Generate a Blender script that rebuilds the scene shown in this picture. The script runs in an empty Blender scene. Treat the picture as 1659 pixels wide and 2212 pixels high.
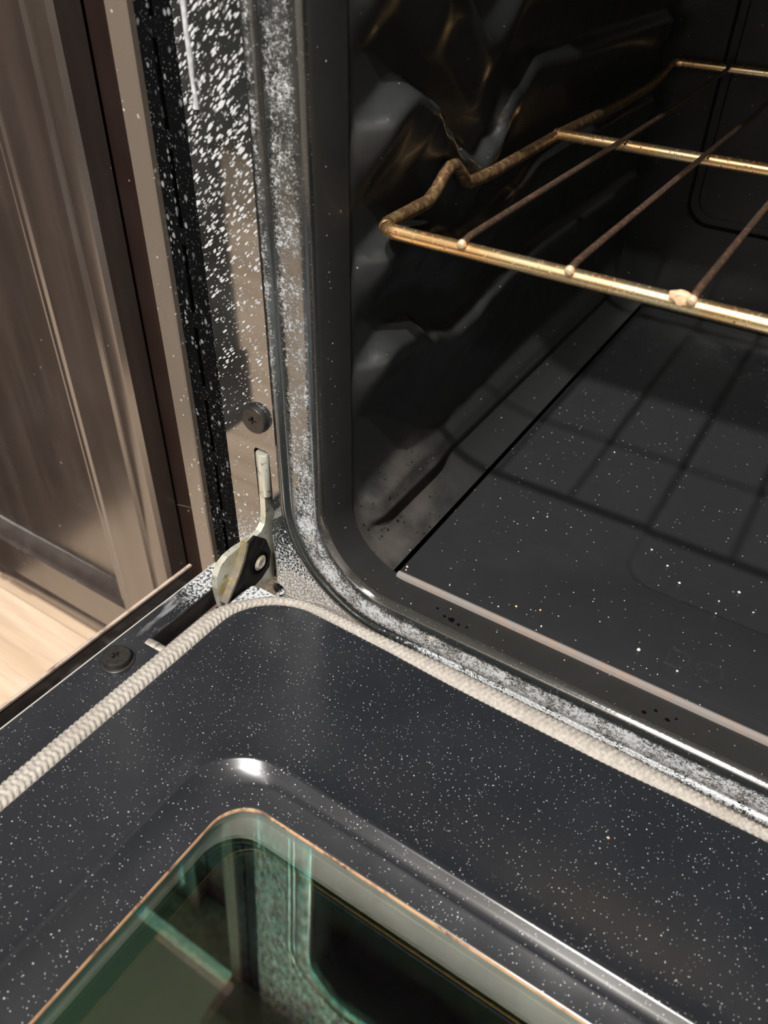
import bpy, bmesh, math, random
from mathutils import Matrix, Vector
random.seed(7)
SC = bpy.context.scene
COL = SC.collection
PI = math.pi

# ------------------------------------------------------------------ camera
cam_d = bpy.data.cameras.new('camera')
cam = bpy.data.objects.new('camera', cam_d)
COL.objects.link(cam)
CR = Vector((0.84173963, 0.53956982, 0.01840657))
CU = Vector((-0.3528921, 0.52407669, 0.77511986))
CF = Vector((-0.40858483, 0.65894463, -0.63154604))
mw = Matrix((CR, CU, -CF)).transposed().to_4x4()
mw.translation = Vector((0.25251842, -0.2738458, 0.33418566))
cam.matrix_world = mw
cam_d.sensor_fit = 'HORIZONTAL'
cam_d.sensor_width = 36.0
cam_d.lens = 1714.07 / 1659.0 * 36.0
cam_d.clip_start = 0.01
cam_d.dof.use_dof = True
cam_d.dof.focus_distance = 0.44
cam_d.dof.aperture_fstop = 14.0
SC.camera = cam

# ------------------------------------------------------------------ world, lights, exposure
W = bpy.data.worlds.new('world')
SC.world = W
W.use_nodes = True
W.node_tree.nodes['Background'].inputs[0].default_value = (0.8, 0.85, 1.0, 1)
W.node_tree.nodes['Background'].inputs[1].default_value = 0.05
SC.view_settings.view_transform = 'Standard'
SC.view_settings.look = 'None'
SC.view_settings.exposure = 0.0
SC.view_settings.gamma = 1.0
SC.view_settings.use_curve_mapping = False
CEIL_Z = 2.46
FLOOR_Z = -0.44
LAMPS = [((0.31, -1.27, CEIL_Z - 0.03), 140.0), ((0.33, -2.20, CEIL_Z - 0.03), 140.0)]
LAMP_COL = (1.0, 0.965, 0.915)


# ------------------------------------------------------------------ helpers
class MB:
    """collects geometry of one mesh"""
    def __init__(s):
        s.v = []; s.f = []

    def add(s, vs, fs):
        o = len(s.v)
        s.v += [tuple(p) for p in vs]
        s.f += [tuple(i + o for i in f) for f in fs]
        return s

    def box(s, x0, x1, y0, y1, z0, z1):
        vs = [(x, y, z) for x in (x0, x1) for y in (y0, y1) for z in (z0, z1)]
        return s.add(vs, [(0, 1, 3, 2), (4, 6, 7, 5), (0, 4, 5, 1), (2, 3, 7, 6), (0, 2, 6, 4), (1, 5, 7, 3)])

    def prism(s, poly, t0, t1, axis=0):
        """extrude a 2-D polygon along an axis (0: poly is (y,z); 1: (x,z); 2: (x,y))"""
        def P(p, t):
            return (t, p[0], p[1]) if axis == 0 else (p[0], t, p[1]) if axis == 1 else (p[0], p[1], t)
        n = len(poly)
        vs = [P(p, t0) for p in poly] + [P(p, t1) for p in poly]
        fs = [tuple(range(n))[::-1], tuple(range(n, 2 * n))]
        fs += [(i, (i + 1) % n, n + (i + 1) % n, n + i) for i in range(n)]
        return s.add(vs, fs)

    def loft(s, rings, closed=True, cap0=False, cap1=False):
        n = len(rings[0]); vs = [p for r in rings for p in r]; fs = []
        for k in range(len(rings) - 1):
            for i in range(n if closed else n - 1):
                j = (i + 1) % n
                fs.append((k * n + i, k * n + j, (k + 1) * n + j, (k + 1) * n + i))
        if cap0: fs.append(tuple(range(n))[::-1])
        if cap1: fs.append(tuple(range((len(rings) - 1) * n, len(rings) * n)))
        return s.add(vs, fs)

    def tube(s, path, r, n=12, closed=False, caps=True, round_end=False):
        path = [Vector(p) for p in path]; m = len(path); rings = []
        up = None
        for i in range(m):
            if closed:
                t = (path[(i + 1) % m] - path[i - 1]).normalized()
            else:
                t = (path[min(i + 1, m - 1)] - path[max(i - 1, 0)]).normalized()
            if up is None:
                a = Vector((0, 0, 1)) if abs(t.z) < 0.9 else Vector((1, 0, 0))
                up = (a - t * a.dot(t)).normalized()
            else:
                up = (up - t * up.dot(t)).normalized()
            b = t.cross(up)
            rr = r[i] if isinstance(r, (list, tuple)) else r
            rings.append([path[i] + up * (rr * math.cos(2 * PI * k / n)) + b * (rr * math.sin(2 * PI * k / n)) for k in range(n)])
        if closed:
            rings.append(rings[0])
        return s.loft(rings, True, caps and not closed, caps and not closed)

    def lathe(s, prof, n=32, origin=(0, 0, 0), axis=2, cap=True):
        """prof = [(r, h)]; axis 2: up z, axis 1: towards -y"""
        rings = []
        for r, h in prof:
            ring = []
            for k in range(n):
                a = 2 * PI * k / n
                c, d = r * math.cos(a), r * math.sin(a)
                ring.append((origin[0] + c, origin[1] + d, origin[2] + h) if axis == 2 else (origin[0] + c, origin[1] - h, origin[2] + d))
            rings.append(ring)
        return s.loft(rings, True, cap, cap)

    def blob(s, c, rx, ry, rz, jag=0.25, n=8, m=5):
        rings = []
        for i in range(1, m):
            a = PI * i / m
            rings.append([(c[0] + rx * math.sin(a) * math.cos(2 * PI * k / n) * random.uniform(1 - jag, 1 + jag),
                           c[1] + ry * math.sin(a) * math.sin(2 * PI * k / n) * random.uniform(1 - jag, 1 + jag),
                           c[2] - rz * math.cos(a)) for k in range(n)])
        return s.loft(rings, True, True, True)


def build(name, mb, mat, parent=None, smooth=None, local=False, attrs=None, fix=True):
    me = bpy.data.meshes.new(name)
    me.from_pydata(mb.v, [], mb.f)
    if attrs:
        for k, vals in attrs.items():
            a = me.attributes.new(k, 'FLOAT', 'POINT')
            a.data.foreach_set('value', vals)
    if fix:
        bm = bmesh.new(); bm.from_mesh(me)
        bmesh.ops.recalc_face_normals(bm, faces=bm.faces)
        bm.to_mesh(me); bm.free()
    me.validate()
    o = bpy.data.objects.new(name, me)
    COL.objects.link(o)
    me.materials.append(mat)
    if smooth is not None:
        for p in me.polygons: p.use_smooth = True
        if smooth < 179:
            me.set_sharp_from_angle(angle=math.radians(smooth))
    if parent is not None:
        o.parent = parent
        if not local:
            o.matrix_parent_inverse = world_of(parent).inverted()
    return o


_W = {}


def world_of(o):
    m = o.matrix_basis.copy()
    p = o.parent
    if p is not None:
        m = world_of(p) @ o.matrix_parent_inverse @ m
    return m


def root(name, label, cat, loc=(0, 0, 0), rot=(0, 0, 0), group=None):
    o = bpy.data.objects.new(name, None)
    COL.objects.link(o)
    o.empty_display_size = 0.05
    o.location = loc; o.rotation_euler = rot
    return tag(o, label, cat, group)


def tag(o, label=None, cat=None, group=None, kind=None):
    if label: o['label'] = label
    if cat: o['category'] = cat
    if group: o['group'] = group
    if kind: o['kind'] = kind
    return o


def rrect(x0, x1, z0, z1, r, na=14, nx=24, nz=16):
    """closed loop of (x,z): bottom-left arc first, anticlockwise"""
    P = []
    cs = [((x0 + r, z0 + r), PI), ((x1 - r, z0 + r), 1.5 * PI), ((x1 - r, z1 - r), 0), ((x0 + r, z1 - r), 0.5 * PI)]
    for k, (c, a0) in enumerate(cs):
        arc = [(c[0] + r * math.cos(a0 + 0.5 * PI * i / na), c[1] + r * math.sin(a0 + 0.5 * PI * i / na)) for i in range(na + 1)]
        P += arc
        c2, b0 = cs[(k + 1) % 4]
        nxt = (c2[0] + r * math.cos(b0), c2[1] + r * math.sin(b0))
        m = nx if k in (0, 2) else nz
        for i in range(1, m):
            t = i / m
            P.append((arc[-1][0] * (1 - t) + nxt[0] * t, arc[-1][1] * (1 - t) + nxt[1] * t))
    return P


def fill_holes(outer, holes):
    """triangulate a flat polygon with holes -> verts2d, tris"""
    bm = bmesh.new()
    for loop in [outer] + holes:
        vs = [bm.verts.new((p[0], p[1], 0)) for p in loop]
        for i in range(len(vs)):
            bm.edges.new((vs[i], vs[(i + 1) % len(vs)]))
    bmesh.ops.triangle_fill(bm, use_beauty=True, use_dissolve=False, edges=bm.edges[:])
    bm.verts.index_update()
    V = [(v.co.x, v.co.y) for v in bm.verts]
    F = [tuple(v.index for v in f.verts) for f in bm.faces]
    bm.free()
    return V, F


def sstep(a, b, x):
    t = max(0.0, min(1.0, (x - a) / (b - a)))
    return t * t * (3 - 2 * t)


def lerp_tab(tab, x):
    if x <= tab[0][0]: return tab[0][1]
    for (a, fa), (b, fb) in zip(tab, tab[1:]):
        if x <= b:
            t = (x - a) / (b - a); t = t * t * (3 - 2 * t)
            return fa + (fb - fa) * t
    return tab[-1][1]


# ------------------------------------------------------------------ materials
class Mat:
    def __init__(s, name):
        s.m = bpy.data.materials.new(name); s.m.use_nodes = True
        s.t = s.m.node_tree; s.b = s.t.nodes['Principled BSDF']
        s._co = None

    def n(s, typ, ins=None, **props):
        nd = s.t.nodes.new(typ)
        for k, v in props.items(): setattr(nd, k, v)
        for k, v in (ins or {}).items(): s.put(nd.inputs[k], v)
        return nd

    def put(s, sock, v):
        if isinstance(v, bpy.types.NodeSocket): s.t.links.new(v, sock)
        elif isinstance(v, (tuple, list)) and sock.type == 'RGBA' and len(v) == 3: sock.default_value = (*v, 1)
        else: sock.default_value = v

    def set(s, **kw):
        for k, v in kw.items(): s.put(s.b.inputs[k.replace('_', ' ')], v)
        return s

    @property
    def co(s):
        if s._co is None: s._co = s.n('ShaderNodeTexCoord').outputs['Object']
        return s._co

    def map(s, scale=(1, 1, 1), rot=(0, 0, 0), loc=(0, 0, 0), vec=None):
        return s.n('ShaderNodeMapping', {'Vector': vec or s.co, 'Scale': scale, 'Rotation': rot, 'Location': loc}).outputs[0]

    def noise(s, scale, detail=3, vec=None, rough=0.5, dist=0):
        return s.n('ShaderNodeTexNoise', {'Vector': vec or s.co, 'Scale': scale, 'Detail': detail, 'Roughness': rough, 'Distortion': dist}).outputs['Fac']

    def math(s, op, a, b=0.0, c=0.0):
        return s.n('ShaderNodeMath', {0: a, 1: b, 2: c}, operation=op).outputs[0]

    def rng(s, x, a, b, c=0.0, d=1.0, smooth=True):
        return s.n('ShaderNodeMapRange', {'Value': x, 'From Min': a, 'From Max': b, 'To Min': c, 'To Max': d},
                   interpolation_type='SMOOTHSTEP' if smooth else 'LINEAR').outputs[0]

    def mix(s, f, a, b):
        nd = s.n('ShaderNodeMix', data_type='RGBA')
        s.put(nd.inputs[0], f); s.put(nd.inputs[6], a); s.put(nd.inputs[7], b)
        return nd.outputs[2]

    def mixf(s, f, a, b):
        nd = s.n('ShaderNodeMix', data_type='FLOAT')
        s.put(nd.inputs[0], f); s.put(nd.inputs[2], a); s.put(nd.inputs[3], b)
        return nd.outputs[0]

    def xyz(s):
        return s.n('ShaderNodeSeparateXYZ', {0: s.co}).outputs

    def attr(s, name):
        return s.n('ShaderNodeAttribute', attribute_name=name).outputs['Fac']

    def specks(s, scale, size, vec=None, keep=0.5, soft=0.25):
        """round specks: one per voronoi cell, random size, a share kept"""
        v = s.n('ShaderNodeTexVoronoi', {'Vector': vec or s.co, 'Scale': scale}, feature='F1')
        rgb = s.n('ShaderNodeSeparateColor', {0: v.outputs['Color']}).outputs
        rad = s.math('MULTIPLY', s.rng(rgb[0], 1.0 - keep if not isinstance(keep, bpy.types.NodeSocket) else s.math('SUBTRACT', 1.0, keep), 1.0, 0.0, 1.0, False), size)
        q = s.math('DIVIDE', v.outputs['Distance'], s.math('MAXIMUM', rad, 1e-5))
        return s.rng(q, 1.0, 1.0 - soft, 0.0, 1.0)

    def maxf(s, *a):
        r = a[0]
        for x in a[1:]: r = s.math('MAXIMUM', r, x)
        return r

    def bump(s, h, strength=0.3, dist=0.001):
        s.put(s.b.inputs['Normal'], s.n('ShaderNodeBump', {'Height': h, 'Strength': strength, 'Distance': dist}).outputs[0])
        return s


def simple(name, col, rough=0.5, metal=0.0, ior=1.5, var=0.0, scale=40):
    M = Mat(name)
    c = col
    if var:
        f = M.noise(scale, 4)
        c = M.mix(M.rng(f, 0.35, 0.65), tuple(x * (1 - var) for x in col), tuple(min(1, x * (1 + var)) for x in col))
    M.set(Base_Color=c, Roughness=rough, Metallic=metal, IOR=ior)
    return M.m


DUST = (0.34, 0.355, 0.37)


def mat_frame_plate():
    M = Mat('black enamel with dried cleaner drops')
    x, y, z = M.xyz()
    drop_vec = M.map((0.27, 1.0, 1.0), vec=M.map((1, 1, 1), (0, math.radians(42), 0)))
    hi = M.rng(z, 0.02, 0.27)
    d1 = M.specks(900, M.mixf(hi, 0.32, 0.90), drop_vec, M.mixf(hi, 0.5, 0.85), 0.35)
    d2 = M.specks(1150, M.mixf(hi, 0.30, 0.5), M.map((0.4, 1, 1), vec=M.map((1, 1, 1), (0, math.radians(36), 0), (3, 1, 2))), 0.4, 0.4)
    breakup = M.noise(150, 4)
    d1 = M.math('MULTIPLY', d1, M.rng(breakup, 0.36, 0.50))
    low = M.rng(z, 0.055, -0.005)
    pw = M.noise(720, 3, rough=0.6)
    powder = M.math('MULTIPLY', M.rng(M.math('ADD', pw, M.math('MULTIPLY', low, 0.16)), 0.62, 0.71), low)
    round_ = M.specks(430, 0.6, None, M.math('MULTIPLY', low, 0.8), 0.4)
    mask = M.maxf(d1, M.math('MULTIPLY', d2, 0.75), powder, round_)
    col = M.mix(mask, (0.010, 0.012, 0.012), DUST)
    film = M.math('MULTIPLY', M.rng(M.noise(22, 4), 0.35, 0.75), 0.05)
    col = M.mix(film, col, DUST)
    M.set(Base_Color=col, Roughness=M.mixf(mask, 0.04, 0.8), IOR=2.6)
    M.bump(mask, 0.25, 0.0004)
    return M.m


def mat_frame_rim():
    M = Mat('black enamel rim with caked white residue')
    du = M.attr('dust')
    a = M.noise(420, 5, rough=0.65)
    b = M.noise(70, 3)
    c = M.noise(1400, 2)
    v = M.math('ADD', M.math('MULTIPLY', a, 0.55), M.math('MULTIPLY', c, 0.45))
    v = M.math('ADD', v, M.math('MULTIPLY', M.math('SUBTRACT', b, 0.5), 0.35))
    v = M.math('ADD', v, M.math('MULTIPLY', M.math('SUBTRACT', du, 0.5), 0.50))
    mask = M.math('MULTIPLY', M.rng(v, 0.42, 0.64), M.rng(du, 0.0, 0.25))
    film = M.math('MULTIPLY', M.rng(M.noise(110, 4), 0.3, 0.7), M.math('MULTIPLY', du, 0.22))
    yellow = M.math('MULTIPLY', M.rng(M.noise(55, 3, M.map((1, 1, 1), (0, 0, 0), (5, 5, 5))), 0.62, 0.74), 0.55)
    dc = M.mix(yellow, DUST, (0.60, 0.50, 0.34))
    sp = M.specks(900, 0.35, None, 0.3)
    col = M.mix(M.maxf(mask, film, M.math('MULTIPLY', sp, 0.25)), (0.010, 0.012, 0.012), dc)
    M.set(Base_Color=col, Roughness=M.mixf(mask, 0.09, 0.8), IOR=2.3)
    M.bump(M.math('ADD', mask, M.math('MULTIPLY', a, 0.4)), 0.3, 0.0005)
    return M.m


def mat_vent():
    M = Mat('dusty matt black vent strip')
    a = M.specks(420, 0.6, M.map((1, 1, 0.7)), 0.55, 0.5)
    b = M.specks(900, 0.55, None, 0.6, 0.5)
    cl = M.rng(M.noise(45, 4), 0.35, 0.65)
    mask = M.math('MULTIPLY', M.maxf(a, M.math('MULTIPLY', b, 0.5)), M.mixf(cl, 0.1, 0.8))
    M.set(Base_Color=M.mix(mask, (0.002, 0.0022, 0.0025), (0.20, 0.21, 0.215)), Roughness=0.6, IOR=1.1)
    return M.m


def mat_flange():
    M = Mat('satin tan grey side trim')  # warm tan grey base, slightly rough
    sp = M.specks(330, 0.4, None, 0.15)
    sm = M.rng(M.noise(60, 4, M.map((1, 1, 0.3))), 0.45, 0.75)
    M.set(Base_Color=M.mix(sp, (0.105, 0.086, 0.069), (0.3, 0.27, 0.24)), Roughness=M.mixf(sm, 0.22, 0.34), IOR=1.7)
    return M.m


def mat_door_enamel(name, powder=False, base=(0.0112, 0.0124, 0.0150), amount=0.5):
    M = Mat(name)
    s1 = M.specks(760, 0.24, None, amount, 0.6)
    s2 = M.specks(500, 0.20, M.map((1, 1, 1), (0.3, 0.2, 0.5), (4, 2, 1)), amount * 0.7, 0.4)
    mask = M.maxf(s1, M.math('MULTIPLY', s2, 0.9))
    haze = M.math('MULTIPLY', M.rng(M.noise(18, 5, rough=0.6), 0.4, 0.75), 0.006)
    col = M.mix(haze, base, (0.5, 0.52, 0.56))
    rough = M.mixf(M.rng(M.noise(30, 4), 0.3, 0.7), 0.20, 0.27)
    pm = None
    if powder:
        x, y, z = M.xyz()
        near = M.rng(y, -0.046, -0.012)
        pn = M.noise(560, 4, rough=0.65)
        big = M.noise(90, 3)
        v = M.math('ADD', M.math('ADD', pn, M.math('MULTIPLY', M.math('SUBTRACT', big, 0.5), 0.3)), M.math('MULTIPLY', near, 0.16))
        pm = M.math('MULTIPLY', M.rng(v, 0.56, 0.70), near)
        scuff = M.math('MULTIPLY', M.rng(M.noise(120, 5, M.map((1.6, 0.35, 1), (0, 0, 0.25))), 0.52, 0.66), M.math('MULTIPLY', M.rng(y, -0.075, -0.035), 0.35))
        pm = M.maxf(pm, scuff)
        mask = M.maxf(M.math('MULTIPLY', mask, 0.7), pm)
    col = M.mix(mask, col, (0.36, 0.37, 0.38))
    M.set(Base_Color=col, Roughness=M.mixf(mask, rough, 0.6), IOR=1.55)
    M.bump(mask, 0.15, 0.0003)
    return M.m


def mat_cavity(name, dirty=False, ior=1.45, specks=0.2, rough=0.32, base=(0.0138, 0.0146, 0.0148)):
    M = Mat(name)
    s1 = M.specks(330, 0.17, None, specks, 0.4)
    col = M.mix(s1, base, (0.40, 0.40, 0.39))
    n = M.noise(60, 5, rough=0.6)
    if dirty:
        x, y, z = M.xyz()
        near = M.math('MULTIPLY', M.rng(y, 0.16, 0.05), M.rng(z, 0.075, 0.03))
        film = M.math('MULTIPLY', near, M.rng(M.noise(35, 4), 0.25, 0.7))
        col = M.mix(M.math('MULTIPLY', film, 0.10), col, (0.42, 0.36, 0.32))
        bl = M.math('MULTIPLY', M.specks(330, 0.55, M.map((1, 1, 1), (0, 0, 0), (2, 7, 1)), 0.55, 0.5), near)
        bl = M.math('MULTIPLY', bl, M.rng(M.noise(80, 3), 0.42, 0.55))
        col = M.mix(bl, col, (0.003, 0.002, 0.002))
        rust = M.math('MULTIPLY', M.rng(M.noise(220, 4), 0.60, 0.70), M.math('MULTIPLY', near, 0.22))
        col = M.mix(rust, col, (0.10, 0.045, 0.03))
    M.set(Base_Color=col, Roughness=M.mixf(M.rng(n, 0.3, 0.7), rough * 0.85, rough * 1.2), IOR=ior, Coat_Weight=0.12, Coat_Roughness=0.05, Coat_IOR=1.4)
    M.bump(M.noise(900, 2), 0.06, 0.0003)
    return M.m


def mat_bar():
    M = Mat('heat tinted rack bar')
    sp = M.rng(M.noise(520, 3, rough=0.6), 0.605, 0.67)
    band = M.rng(M.noise(26, 2, M.map((1.0, 0.3, 0.3))), 0.35, 0.65)
    col = M.mix(band, (0.80, 0.50, 0.22), (0.82, 0.65, 0.38))
    col = M.mix(sp, col, (0.12, 0.035, 0.018))
    M.set(Base_Color=col, Roughness=M.mixf(sp, 0.27, 0.7), Metallic=M.mixf(sp, 0.95, 0.1))
    M.bump(sp, 0.12, 0.0003)
    return M.m


def mat_side():
    M = Mat('oxidised brown rack side')
    sp = M.rng(M.noise(300, 3, rough=0.6), 0.45, 0.62)
    M.set(Base_Color=M.mix(sp, (0.16, 0.085, 0.045), (0.30, 0.22, 0.10)), Roughness=0.4, Metallic=0.75)
    M.bump(sp, 0.15, 0.0003)
    return M.m


def mat_rod():
    M = Mat('browned rack rod')
    sp = M.rng(M.noise(420, 3), 0.52, 0.62)
    M.set(Base_Color=M.mix(sp, (0.075, 0.050, 0.035), (0.15, 0.08, 0.05)), Roughness=0.5, Metallic=0.6)
    M.bump(sp, 0.3, 0.0004)
    return M.m


def mat_zinc(name, stain=0.5):
    M = Mat(name)
    g = M.rng(M.noise(75, 4, rough=0.6), 0.62 - 0.2 * stain, 0.72)
    g2 = M.rng(M.noise(240, 3), 0.60, 0.68)
    col = M.mix(M.math('MULTIPLY', g, 0.75), (0.60, 0.60, 0.52), (0.36, 0.25, 0.03))
    col = M.mix(M.math('MULTIPLY', g2, 0.6), col, (0.10, 0.09, 0.06))
    M.set(Base_Color=col, Roughness=0.38, Metallic=0.7)
    M.bump(M.noise(300, 3), 0.15, 0.0004)
    return M.m


def mat_wood(name, base, rough=0.3, ior=1.5, grain=0.25):
    M = Mat(name)
    v = M.map((1, 1, 0.08))
    f = M.noise(60, 5, v, 0.6)
    col = M.mix(M.rng(f, 0.3, 0.7), tuple(x * (1 - grain) for x in base), tuple(x * (1 + grain) for x in base))
    sp = M.specks(90, 0.12, None, 0.2)
    col = M.mix(M.math('MULTIPLY', sp, 0.5), col, (0.45, 0.36, 0.30))
    M.set(Base_Color=col, Roughness=M.mixf(M.rng(M.noise(25, 4), 0.3, 0.7), rough * 0.9, rough * 1.15), IOR=ior)
    M.bump(f, 0.05, 0.0005)
    return M.m


def mat_plank():
    M = Mat('pale oak plank')
    info = M.n('ShaderNodeObjectInfo').outputs['Random']
    off = M.n('ShaderNodeCombineXYZ', {0: M.math('MULTIPLY', info, 37.0), 1: M.math('MULTIPLY', info, 91.0)}).outputs[0]
    v = M.n('ShaderNodeVectorMath', {0: M.co, 1: off}, operation='ADD').outputs[0]
    g = M.noise(16, 6, M.map((0.12, 1, 1), vec=v), 0.6, 0.7)
    k = M.noise(70, 4, M.map((0.06, 1, 1), vec=v), 0.6)
    col = M.mix(M.rng(g, 0.3, 0.7), (0.50, 0.37, 0.26), (0.68, 0.53, 0.40))
    col = M.mix(M.math('MULTIPLY', M.rng(k, 0.45, 0.7), 0.35), col, (0.30, 0.20, 0.13))
    M.set(Base_Color=col, Roughness=0.45)
    M.bump(k, 0.08, 0.0005)
    return M.m


def mat_rust_or_lit_edge(name, a, b, rough=0.7):
    M = Mat(name)
    f = M.rng(M.noise(210, 4, rough=0.65), 0.4, 0.6)
    g = M.rng(M.noise(60, 3), 0.4, 0.65)
    M.set(Base_Color=M.mix(M.math('MULTIPLY', f, g), a, b), Roughness=rough)
    return M.m


def mat_dusty_gap():
    M = Mat('black gap with grey lint')
    f = M.rng(M.noise(230, 5, M.map((1.3, 0.6, 1)), 0.65), 0.47, 0.62)
    k = M.rng(M.noise(35, 3), 0.35, 0.65)
    M.set(Base_Color=M.mix(M.math('MULTIPLY', f, k), (0.004, 0.004, 0.004), (0.34, 0.30, 0.28)), Roughness=0.85, IOR=1.3)
    return M.m


def mat_gasket():
    M = Mat('braided glass fibre')
    f = M.rng(M.noise(500, 3), 0.3, 0.7)
    d = M.rng(M.noise(30, 3), 0.45, 0.75)
    col = M.mix(f, (0.20, 0.183, 0.163), (0.29, 0.268, 0.24))
    col = M.mix(M.math('MULTIPLY', d, 0.35), col, (0.17, 0.148, 0.12))
    M.set(Base_Color=col, Roughness=0.75)
    return M.m


def mat_glass(name, film=420.0, ior_f=2.0, tint=(0.9, 0.95, 0.92)):
    M = Mat(name)
    M.set(Base_Color=tint, Roughness=0.02, IOR=1.5, Transmission_Weight=1.0)
    M.set(Thin_Film_Thickness=film, Thin_Film_IOR=ior_f)
    return M.m


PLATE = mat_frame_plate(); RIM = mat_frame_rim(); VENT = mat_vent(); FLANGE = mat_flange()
DOORP = mat_door_enamel('speckled navy black door enamel', amount=0.85)
DOORF = mat_door_enamel('door flange enamel with white powder', True, amount=0.75)
CAV = mat_cavity('glossy black oven enamel', base=(0.0065, 0.0070, 0.0070))
CAVD = mat_cavity('black oven enamel with baked on grime', True, 1.45, 0.15)
CAVF = mat_cavity('speckled black oven floor enamel', False, 1.45, 0.62, 0.34, (0.0150, 0.0157, 0.0174))
CAVS = mat_cavity('worn grey black sill enamel', False, 1.28, 0.5, 0.45, (0.0150, 0.0146, 0.0143))
BAR = mat_bar(); ROD = mat_rod(); ZINC = mat_zinc('yellowed zinc plate'); ZINCT = mat_zinc('clean zinc sleeve', 0.0)
ESP = mat_wood('espresso lacquered wood', (0.034, 0.0262, 0.0225), 0.24, 2.35)
ESPD = mat_wood('matt espresso wood', (0.011, 0.005, 0.004), 0.55, 1.3)
SIDEW = mat_side()
PLANK = mat_plank()
DARK = simple('dead black', (0.003, 0.003, 0.003), 0.9, ior=1.1)
SCREW = simple('black oxide screw', (0.020, 0.018, 0.017), 0.38, 0.3, var=0.2, scale=300)
STEEL = simple('dark channel steel', (0.05, 0.045, 0.045), 0.45, 0.5, var=0.3, scale=90)
PINM = simple('grey steel roller', (0.42, 0.40, 0.35), 0.4, 0.7, var=0.2, scale=300)
LINK = simple('dark link steel with painted shadow', (0.010, 0.009, 0.008), 0.5, ior=1.18, var=0.5, scale=200)  # dark steel, its colour deepened by the shadow beside the worn edge
LINKE = mat_rust_or_lit_edge('worn link edge', (0.10, 0.09, 0.075), (0.20, 0.145, 0.03), 0.4)
RUSTE = mat_rust_or_lit_edge('orange rust line', (0.30, 0.17, 0.085), (0.035, 0.015, 0.01))
LIPM = mat_rust_or_lit_edge('worn grey brown lip', (0.15, 0.138, 0.130), (0.19, 0.135, 0.105), 0.45)
GAPM = mat_dusty_gap(); GASK = mat_gasket()
GLASS = mat_glass('coated oven glass', 335.0, 1.88); GLASS2 = mat_glass('second oven glass', 250.0, 1.8, (0.75, 0.7, 0.78))
RINGM = simple('pale window frame with painted green reflection', (0.22, 0.272, 0.235), 0.35, 0.6, var=0.1)  # green of the reflection seen in the glass mixed into the grey
TRIMM = simple('brown black door edge', (0.05, 0.042, 0.038), 0.3, 0.2, var=0.2)
WALLM = simple('warm white wall paint', (0.32, 0.30, 0.27), 0.8, var=0.03, scale=20)
CEILM = simple('white ceiling paint', (0.38, 0.37, 0.35), 0.85)
COUNT = simple('grey speckled counter', (0.30, 0.28, 0.26), 0.25, var=0.3, scale=120)
CHAR = simple('burnt crumb', (0.002, 0.0015, 0.0015), 0.8, ior=1.1)
CRUMBW = simple('pale crumb', (0.45, 0.42, 0.37), 0.7, var=0.1, scale=300)
CRUMBO = simple('toasted crumb', (0.55, 0.33, 0.20), 0.7, var=0.2, scale=300)
DRIPM = simple('dried grey drip', (0.33, 0.34, 0.35), 0.55, var=0.2, scale=300)
LAMPM = simple('white lamp housing', (0.8, 0.8, 0.78), 0.4)
HAIRM = simple('dull hair', (0.16, 0.14, 0.12), 0.5)

# ------------------------------------------------------------------ the room
RX0, RX1, RY0, RY1 = -1.9, 2.1, -2.65, 0.74
fl = build('floor', MB().box(RX0, RX1, RY0, RY1, FLOOR_Z - 0.05, FLOOR_Z - 0.012), simple('subfloor', (0.12, 0.09, 0.07), 0.8))
tag(fl, 'pale oak plank floor in front of the oven', 'floor', kind='structure')
pw, gap = 0.145, 0.0012
row = 0
yy = RY0
while yy < RY1 - 0.01:
    x = RX0 - random.uniform(0, 0.9)
    while x < RX1:
        L = 1.22
        a, b = max(x, RX0) + gap / 2, min(x + L, RX1) - gap / 2
        if b - a > 0.03:
            build('plank', MB().box(a, b, yy + gap / 2, min(yy + pw, RY1) - gap / 2, FLOOR_Z - 0.012, FLOOR_Z), PLANK, fl)
        x += L
    yy += pw
tag(build('ceiling', MB().box(RX0, RX1, RY0, RY1, CEIL_Z, CEIL_Z + 0.05), CEILM), 'white painted kitchen ceiling', 'ceiling', kind='structure')
tag(build('wall_back', MB().box(RX0, RX1, RY1, RY1 + 0.08, FLOOR_Z, CEIL_Z), WALLM), 'painted wall behind the oven', 'wall', kind='structure')
tag(build('wall_front', MB().box(RX0, RX1, RY0 - 0.08, RY0, FLOOR_Z, CEIL_Z), WALLM), 'painted wall across the kitchen', 'wall', kind='structure')
tag(build('wall_left', MB().box(RX0 - 0.08, RX0, RY0, RY1, FLOOR_Z, CEIL_Z), WALLM), 'painted wall left of the cabinets', 'wall', kind='structure')
tag(build('wall_right', MB().box(RX1, RX1 + 0.08, RY0, RY1, FLOOR_Z, CEIL_Z), WALLM), 'painted wall far right of the oven', 'wall', kind='structure')

for i, (p, w) in enumerate(LAMPS):
    t = root('ceiling_light', ['round recessed ceiling light nearer to the oven', 'round recessed ceiling light nearer to the opposite wall'][i], 'light', (p[0], p[1], CEIL_Z), group='recessed ceiling lights')
    build('trim_ring', MB().lathe([(0.055, -0.001), (0.085, -0.001), (0.085, -0.012), (0.055, -0.02), (0.055, -0.001)], 40, (p[0], p[1], CEIL_Z), 2, False), LAMPM, t, 40)
    ld = bpy.data.lights.new('lamp', 'AREA'); ld.shape = 'DISK'; ld.size = 0.07; ld.energy = w; ld.color = LAMP_COL
    lo = bpy.data.objects.new('lamp', ld); COL.objects.link(lo)
    lo.parent = t; lo.location = (0, 0, -0.024)

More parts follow.
